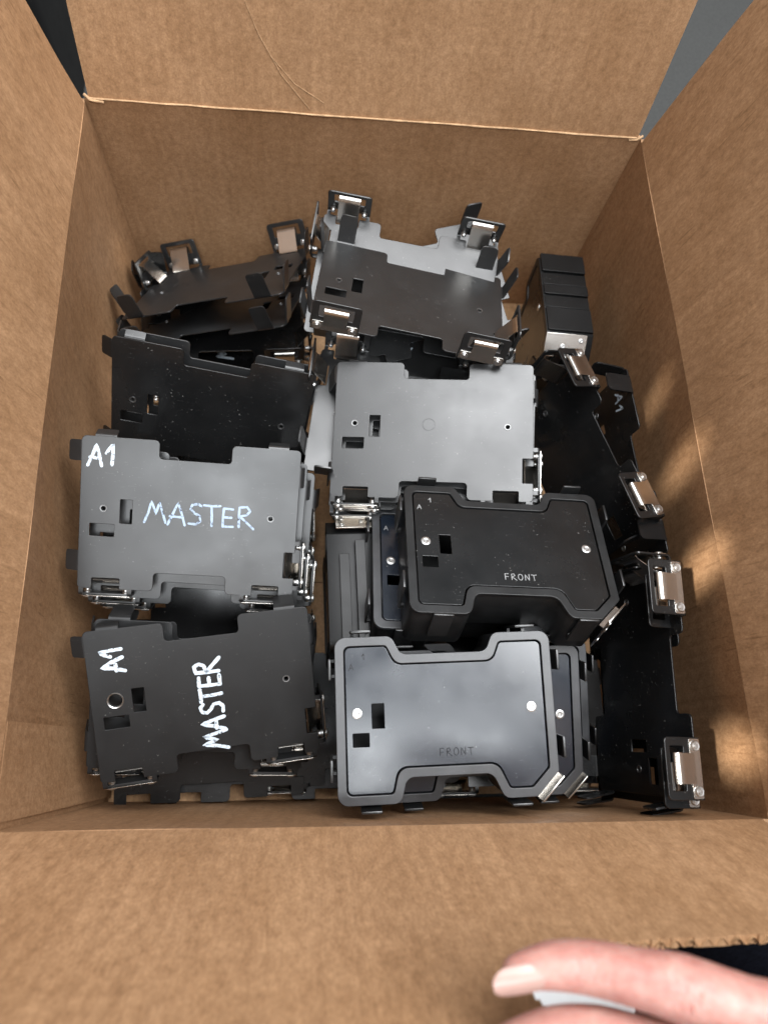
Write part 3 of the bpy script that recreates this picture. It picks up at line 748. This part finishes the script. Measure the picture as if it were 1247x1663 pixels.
def fixture(label, M, frame='frame', panel_m='panel', ink_m='dark_mark', letters=True, skip=(), side='frame_side'):
    t = thing('front_fixture', label, 'fixture', M, GROUP_F)
    obj('body_wall', withmat(FM['body'], side), None, t)
    obj('rim_frame', withmat(FM['frame'], frame), None, t)
    obj('inner_floor', withmat(FM['bottom'], 'frame_side'), None, t)
    p = obj('face_plate', withmat(FM['panel'], panel_m), None, t)
    for x, y in ((-57.5, 3.7), (56, 3.4)):
        obj('screw', withmat(FM['screw'], 'rivet'), None, p, Matrix.Translation((x * mm, y * mm, -0.65 * mm)))
    if letters:
        stamp('FRONT', p, -5.5 * mm, -24.5 * mm, 4.6 * mm, ink_m)
        stamp('A', p, -62 * mm, 31 * mm, 3.8 * mm, ink_m); stamp('1', p, -53.5 * mm, 37.5 * mm, 3.8 * mm, ink_m)
    for k, (x, y, ox, oy) in enumerate(FTABS):
        if k in skip: continue
        obj('tab', withmat(FM['tab'], 'coat'), None, t, frame_at(x * mm, y * mm, ox, oy, 1))
    s = math.sqrt(0.5)
    sp = obj('strike_plate', withmat(FM['strike'], 'steel'), None, t, frame_at(63.5 * mm, -44.5 * mm, s, -s, 1))
    for v, wv in ((0, -14), (5.5, -29), (-5.5, -29)):
        obj('screw', withmat(FM['screw'], 'rivet'), None, sp, Matrix(((0, 0, 1, 4.9 * mm), (1, 0, 0, v * mm), (0, 1, 0, wv * mm), (0, 0, 0, 1))) @ Matrix.Scale(0.62, 4))
    return t
fixture('bluish black FRONT fixture at front with wide satin rim', P('F2') @ Matrix.Rotation(-0.13, 4, 'X'), 'frame', 'panel', 'dark_ink')
fixture('FRONT fixture showing a strip to the right of the bluish one', P('F2b'), 'frame', 'panel', 'dark_ink')
fixture('lowest fixture of the front right pile', P('F2b', 0, (20 * mm, -1 * mm, -40 * mm)), 'frame', 'panel', 'dark_ink')
fixture('dusty black FRONT fixture overlapping the plain grey tray', P('F1'), 'frame_side', 'coat_gloss', 'dark_mark')
fixture('fixture peeking out left under the dusty black FRONT fixture', P('F1b'), 'frame', 'panel', 'dark_mark')
# fixture standing on its end in the back right
Me = Matrix(((0.02, 0.05, -1, 0), (-0.06, 1, 0.05, 0), (1, 0.06, 0.02, 0), (0, 0, 0, 1)))
Me = Matrix.Translation((0.366, 0.400, 0.078)) @ Matrix.Rotation(-0.19, 4, 'X') @ Me.to_3x3().normalized().to_4x4()
t = fixture('fixture standing on end in back right corner, steel plate on top edge', Me, 'frame_side', 'coat_gloss', 'dark_mark', skip=(1, 6, 7), side='frame_dark')
for y0, y1, hh in ((31, 51, 3.0), (17, 29.5, 1.2), (5, 15.5, 2.4), (-9, 3.5, 1.0), (-35, -10.5, 2.2)):     # stepped end wall
    obj('end_step', finish(sheet([fillet(rect(-DEEP + 0.5 * mm, -1 * mm, y0 * mm, y1 * mm), 0.6 * mm, 2)], 0, hh * mm, 0.3 * mm, 1)), 'frame_dark', t, Matrix(((0, 0, 1, 70.6 * mm), (0, 1, 0, 0), (1, 0, 0, 0), (0, 0, 0, 1))))
# fixture standing on end in the gap between the stacks
Mg = Matrix(((0.0, 0.03, 1, 0), (0.05, -1, 0.03, 0), (1, 0.05, 0, 0), (0, 0, 0, 1))).to_3x3().normalized().to_4x4()
t = fixture('fixture standing on end in the gap left of the FRONT fixtures', Matrix.Translation((0.222, 0.157, 0.0725)) @ Mg, 'frame_side', 'coat_gloss', 'dark_mark', skip=(0, 2, 4, 5, 6, 7), side='frame_dark')
for z0, z1, y0, y1, hh in ((-32, -24.5, -20, 46, 3.0), (-20, -12.5, -30, 46, 5.0)):
    obj('end_step', finish(sheet([fillet(rect(z0 * mm, z1 * mm, y0 * mm, y1 * mm), 0.5 * mm, 2)], 0, hh * mm, 0.3 * mm, 1)), 'frame_dark', t, Matrix(((0, 0, 1, 70.6 * mm), (0, 1, 0, 0), (1, 0, 0, 0), (0, 0, 0, 1))))

# ------------------------------------------------------------------ hand
def tube(pts, rad, n=16, flat=1.0, upv=Vector((0, 0, 1))):
    """swept tube with hemispherical ends through pts with radii"""
    fine = []; fr = []
    for i in range(len(pts) - 1):
        p0, p1, p2, p3 = (Vector(pts[max(i - 1, 0)]), Vector(pts[i]), Vector(pts[i + 1]), Vector(pts[min(i + 2, len(pts) - 1)]))
        for k in range(6):
            t = k / 6
            fine.append(0.5 * ((2 * p1) + (p2 - p0) * t + (2 * p0 - 5 * p1 + 4 * p2 - p3) * t * t + (3 * p1 - p0 - 3 * p2 + p3) * t ** 3)); fr.append(rad[i] * (1 - t) + rad[i + 1] * t)
    fine.append(Vector(pts[-1])); fr.append(rad[-1])
    t0 = (fine[0] - fine[1]).normalized(); t1 = (fine[-1] - fine[-2]).normalized()
    P0 = [(fine[0] + t0 * fr[0] * math.sin(a), fr[0] * math.cos(a)) for a in (1.45, 1.15, 0.8, 0.4)]
    P1 = [(fine[-1] + t1 * fr[-1] * math.sin(a), fr[-1] * math.cos(a)) for a in (0.4, 0.8, 1.15, 1.45)]
    L = P0 + list(zip(fine, fr)) + P1
    V = []; F = []
    for i, (p, r) in enumerate(L):
        t = (L[min(i + 1, len(L) - 1)][0] - L[max(i - 1, 0)][0]).normalized()
        a = t.cross(upv).normalized(); b = a.cross(t)
        for k in range(n):
            an = 2 * math.pi * k / n; V.append(p + a * math.cos(an) * r + b * math.sin(an) * r * flat)
    m = len(L)
    for i in range(m - 1):
        for k in range(n): F.append((i * n + k, i * n + (k + 1) % n, (i + 1) * n + (k + 1) % n, (i + 1) * n + k))
    F.append(tuple(range(n - 1, -1, -1))); F.append(tuple((m - 1) * n + k for k in range(n)))
    return V, F
def skin_mat():
    m, nt, p = new_mat('skin')
    tc = nd(nt, 'ShaderNodeTexCoord')
    n = noise_tex(nt, tc.outputs['Object'], 150, 5, 0.65); n2 = noise_tex(nt, tc.outputs['Object'], 700, 3, 0.6)
    r = ramp(nt, n.outputs['Fac'], [(0.3, (0.43, 0.175, 0.145, 1)), (0.7, (0.55, 0.305, 0.255, 1))])
    nt.links.new(r.outputs[0], p.inputs['Base Color'])
    p.inputs['Roughness'].default_value = 0.45; p.inputs['Specular IOR Level'].default_value = 0.4
    p.inputs['Subsurface Weight'].default_value = 0.35; p.inputs['Subsurface Radius'].default_value = (1.0, 0.32, 0.2); p.inputs['Subsurface Scale'].default_value = 0.005
    b = nd(nt, 'ShaderNodeBump'); b.inputs['Strength'].default_value = 0.15; b.inputs['Distance'].default_value = 0.0004
    nt.links.new(n2.outputs['Fac'], b.inputs['Height']); nt.links.new(b.outputs[0], p.inputs['Normal'])
    return m
MAT['skin'] = skin_mat()
MAT['nail'] = simple('finger_nail', (0.47, 0.29, 0.245), 0.3, 90, 0.05, 0.5, 0.02)
hb = MB()
HK = 1.07
def HS(p): return tuple(CAMP + (Vector(p) - CAMP) * HK)
# index finger: tip, distal joint, middle joint, knuckle
IDX = [(0.2292, -0.0215, 0.4265), (0.2390, -0.0200, 0.4278), (0.2500, -0.0205, 0.4300), (0.2620, -0.0225, 0.4345), (0.2730, -0.0247, 0.4378), (0.2900, -0.0300, 0.4405), (0.3120, -0.0370, 0.4420)]
IDX = [HS(p) for p in IDX]
hb.add(*tube(IDX, [HK * r for r in [4.9 * mm, 6.5 * mm, 7.3 * mm, 7.9 * mm, 8.9 * mm, 8.6 * mm, 11.0 * mm]], 18))
MID = [(0.2265, -0.0425, 0.4180), (0.2390, -0.0395, 0.4210), (0.2520, -0.0395, 0.4240), (0.2650, -0.0430, 0.4270), (0.2780, -0.0465, 0.4290), (0.2960, -0.0530, 0.4300), (0.3160, -0.0560, 0.4310)]
MID = [HS(p) for p in MID]
hb.add(*tube(MID, [HK * r for r in [5.6 * mm, 7.3 * mm, 8.0 * mm, 8.8 * mm, 9.5 * mm, 9.5 * mm, 11.5 * mm]], 18))
RNG = [(0.2340, -0.0660, 0.4040), (0.2450, -0.0640, 0.4090), (0.2640, -0.0640, 0.4150), (0.2820, -0.0680, 0.4180), (0.3180, -0.0740, 0.4190)]
hb.add(*tube([HS(p) for p in RNG], [HK * r for r in [5.4 * mm, 6.9 * mm, 8.0 * mm, 8.6 * mm, 11 * mm]], 16))
LIT = [(0.2520, -0.0850, 0.3950), (0.2620, -0.0835, 0.3990), (0.2760, -0.0840, 0.4030), (0.2920, -0.0860, 0.4060), (0.3200, -0.0900, 0.4070)]
hb.add(*tube([HS(p) for p in LIT], [HK * r for r in [4.8 * mm, 6.0 * mm, 6.8 * mm, 7.6 * mm, 10 * mm]], 16))
THB = [(0.3150, -0.0600, 0.3860), (0.3280, -0.0540, 0.3900), (0.3440, -0.0500, 0.3960), (0.3640, -0.0500, 0.4030), (0.3850, -0.0560, 0.4130)]
hb.add(*tube([HS(p) for p in THB], [HK * r for r in [6.5 * mm, 8.4 * mm, 9.2 * mm, 11 * mm, 14 * mm]], 16))
for k, yy, zz in ((0, -0.040, 0.4400), (1, -0.057, 0.4310), (2, -0.074, 0.4190), (3, -0.089, 0.4080)):
    hb.add(*tube([HS(p) for p in [(0.310, yy, zz), (0.345, yy * 0.95 - 0.002, zz - 0.001), (0.392, -0.062 + (yy + 0.062) * 0.55, 0.424)]], [HK * r for r in [11.2 * mm, 12.5 * mm, 14 * mm]], 16))
hb.add(*tube([HS(p) for p in [(0.385, -0.060, 0.424), (0.42, -0.064, 0.424), (0.47, -0.075, 0.424), (0.56, -0.10, 0.424)]], [HK * r for r in [23 * mm, 22 * mm, 26 * mm, 33 * mm]], 20, 0.72))
hm = hb.build('hand_raw')
ho = obj('tmp_hand', hm, 'skin')
md = ho.modifiers.new('r', 'REMESH'); md.mode = 'VOXEL'; md.voxel_size = 0.0012; md.adaptivity = 0
ms = ho.modifiers.new('s', 'SMOOTH'); ms.iterations = 6; ms.factor = 0.5
hme = bpy.data.meshes.new_from_object(ho.evaluated_get(bpy.context.evaluated_depsgraph_get()))
bpy.data.objects.remove(ho)
# skin creases over the joints of the index and middle finger
def crease(v, c, axis, amp, wid):
    d = (v - c); t = d.dot(axis); rad = (d - axis * t).length
    if abs(t) > 0.012 or rad > 0.014: return 0.0
    s = 0.0
    for o_, a_ in ((-0.0042, 0.5), (-0.0019, 0.8), (0.0004, 1.0), (0.0026, 0.8), (0.0050, 0.45)):
        s += a_ * math.exp(-((t - o_ - 0.0006 * math.sin(d.y * 900)) / wid) ** 2)
    return amp * s
for fing in (IDX, MID):
    for j, amp in ((4, 0.0016), (2, 0.0008)):
        c = Vector(fing[j]); ax = (Vector(fing[j + 1]) - Vector(fing[j - 1])).normalized()
        dors = (CAMP - c); dors = (dors - ax * dors.dot(ax)).normalized()
        for v in hme.vertices:
            if (v.co - c).length < 0.016:
                q = v.co - c; rd = (q - ax * q.dot(ax))
                if rd.length > 1e-6 and rd.normalized().dot(dors) > 0.1:
                    v.co -= rd.normalized() * crease(v.co, c, ax, amp, 0.0006) * rd.normalized().dot(dors)
hme.materials.clear()
finish(hme, 80)
person = thing('person', "fingers of a person's hand pressing on the front flap of the box", 'person', Matrix.Identity(4))
hand = obj('hand', hme, 'skin', person)
def nail(fing, rx, length, tilt):
    tip = Vector(fing[0]); nxt = Vector(fing[1]); ax = (tip - nxt).normalized()
    toc = (CAMP - tip); toc = (toc - ax * toc.dot(ax)).normalized()
    sd = ax.cross(toc).normalized()
    n = (Matrix.Rotation(tilt, 3, ax) @ toc).normalized(); sd = ax.cross(n).normalized()
    c = tip + n * 0.0037 + ax * 0.0013
    V = []; F = []; NU, NV = 10, 12
    for top in (1, 0):
        for j in range(NV + 1):
            for i in range(NU + 1):
                a = i / NU * 2 - 1; b = j / NV
                wdt = rx * (1 if b < 0.65 else math.sqrt(max(0.02, 1 - ((b - 0.65) / 0.38) ** 2))) * (1 if b > 0.3 else math.sqrt(max(0.03, 1 - ((0.3 - b) / 0.31) ** 2)))
                x = a * wdt; s = (b - 0.55) * length
                h_ = 0.0022 * (1 - (a * wdt / rx) ** 2 * 1.0) + 0.0003 * top - 0.0016 * max(0, b - 0.4) ** 1.5
                V.append(c + sd * x + ax * s + n * h_)
    o2 = (NU + 1) * (NV + 1)
    for j in range(NV):
        for i in range(NU):
            q = (j * (NU + 1) + i, j * (NU + 1) + i + 1, (j + 1) * (NU + 1) + i + 1, (j + 1) * (NU + 1) + i)
            F.append(q); F.append(tuple(o2 + k for k in reversed(q)))
    mb = MB(); mb.add(V, F); return obj('nail', mb.build('nail', 60), 'nail', hand)
nail(IDX, 4.4 * mm, 16 * mm, -0.6)
nail(MID, 4.4 * mm, 15.5 * mm, -0.5)
# dark trousers of the person standing behind the front flap
MAT['cloth'] = simple('dark_navy_cloth', (0.010, 0.011, 0.018), 0.9, 300, 0.3, 0.1, 0.4)
tb = MB()
for s in (-1, 1):
    tb.add(*tube([(0.40 + s * 0.098, -0.165, 0.0), (0.40 + s * 0.098, -0.168, 0.12), (0.40 + s * 0.092, -0.185, 0.24), (0.39 + s * 0.088, -0.25, 0.45), (0.38 + s * 0.085, -0.33, 0.86)], [0.094, 0.096, 0.09, 0.095, 0.11], 20, 1.0, Vector((0, 1, 0))))
obj('trousers', tb.build('trousers', 60), 'cloth', person)

# white paper between the flap and the person, seen through the hand hole
MAT['paper'] = simple('white_paper', (0.8, 0.8, 0.8), 0.7, 60, 0.03, 0.2, 0.02)
pm = grid_mesh('paper_sheet', lambda a, b: (0.262 + 0.053 * a, -0.048 - 0.042 * b, 0.302 - 0.006 * b + 0.003 * math.sin(a * 3)), 12, 8)
po = obj('paper_sheet', pm, 'paper'); sm = po.modifiers.new('s', 'SOLIDIFY'); sm.thickness = 0.0003
tag(po, 'white paper edge showing between the two fingers', 'paper')

# dark bin standing on the floor past the back left corner
MAT['bin'] = painted('black_plastic', 0.008, 0.4, 0.4, 0.3, 0.4)
bb = MB(); bme = sheet([fillet(rect(-0.30, 0.02, -0.12, 0.35), 0.03, 5), fillet(rect(-0.285, 0.005, -0.105, 0.335), 0.022, 5)], 0.0, 0.26, 0.004, 2); bb.mesh(bme)
bme2 = sheet([fillet(rect(-0.284, 0.004, -0.104, 0.334), 0.021, 5)], 0.0, 0.008, 0.001, 1); bb.mesh(bme2)
bo = obj('storage_bin', bb.build('storage_bin'), 'bin', None, Matrix.Translation((-0.12, 0.83, -0.005)))
tag(bo, "black plastic bin on the floor past the box's back left corner", 'bin')
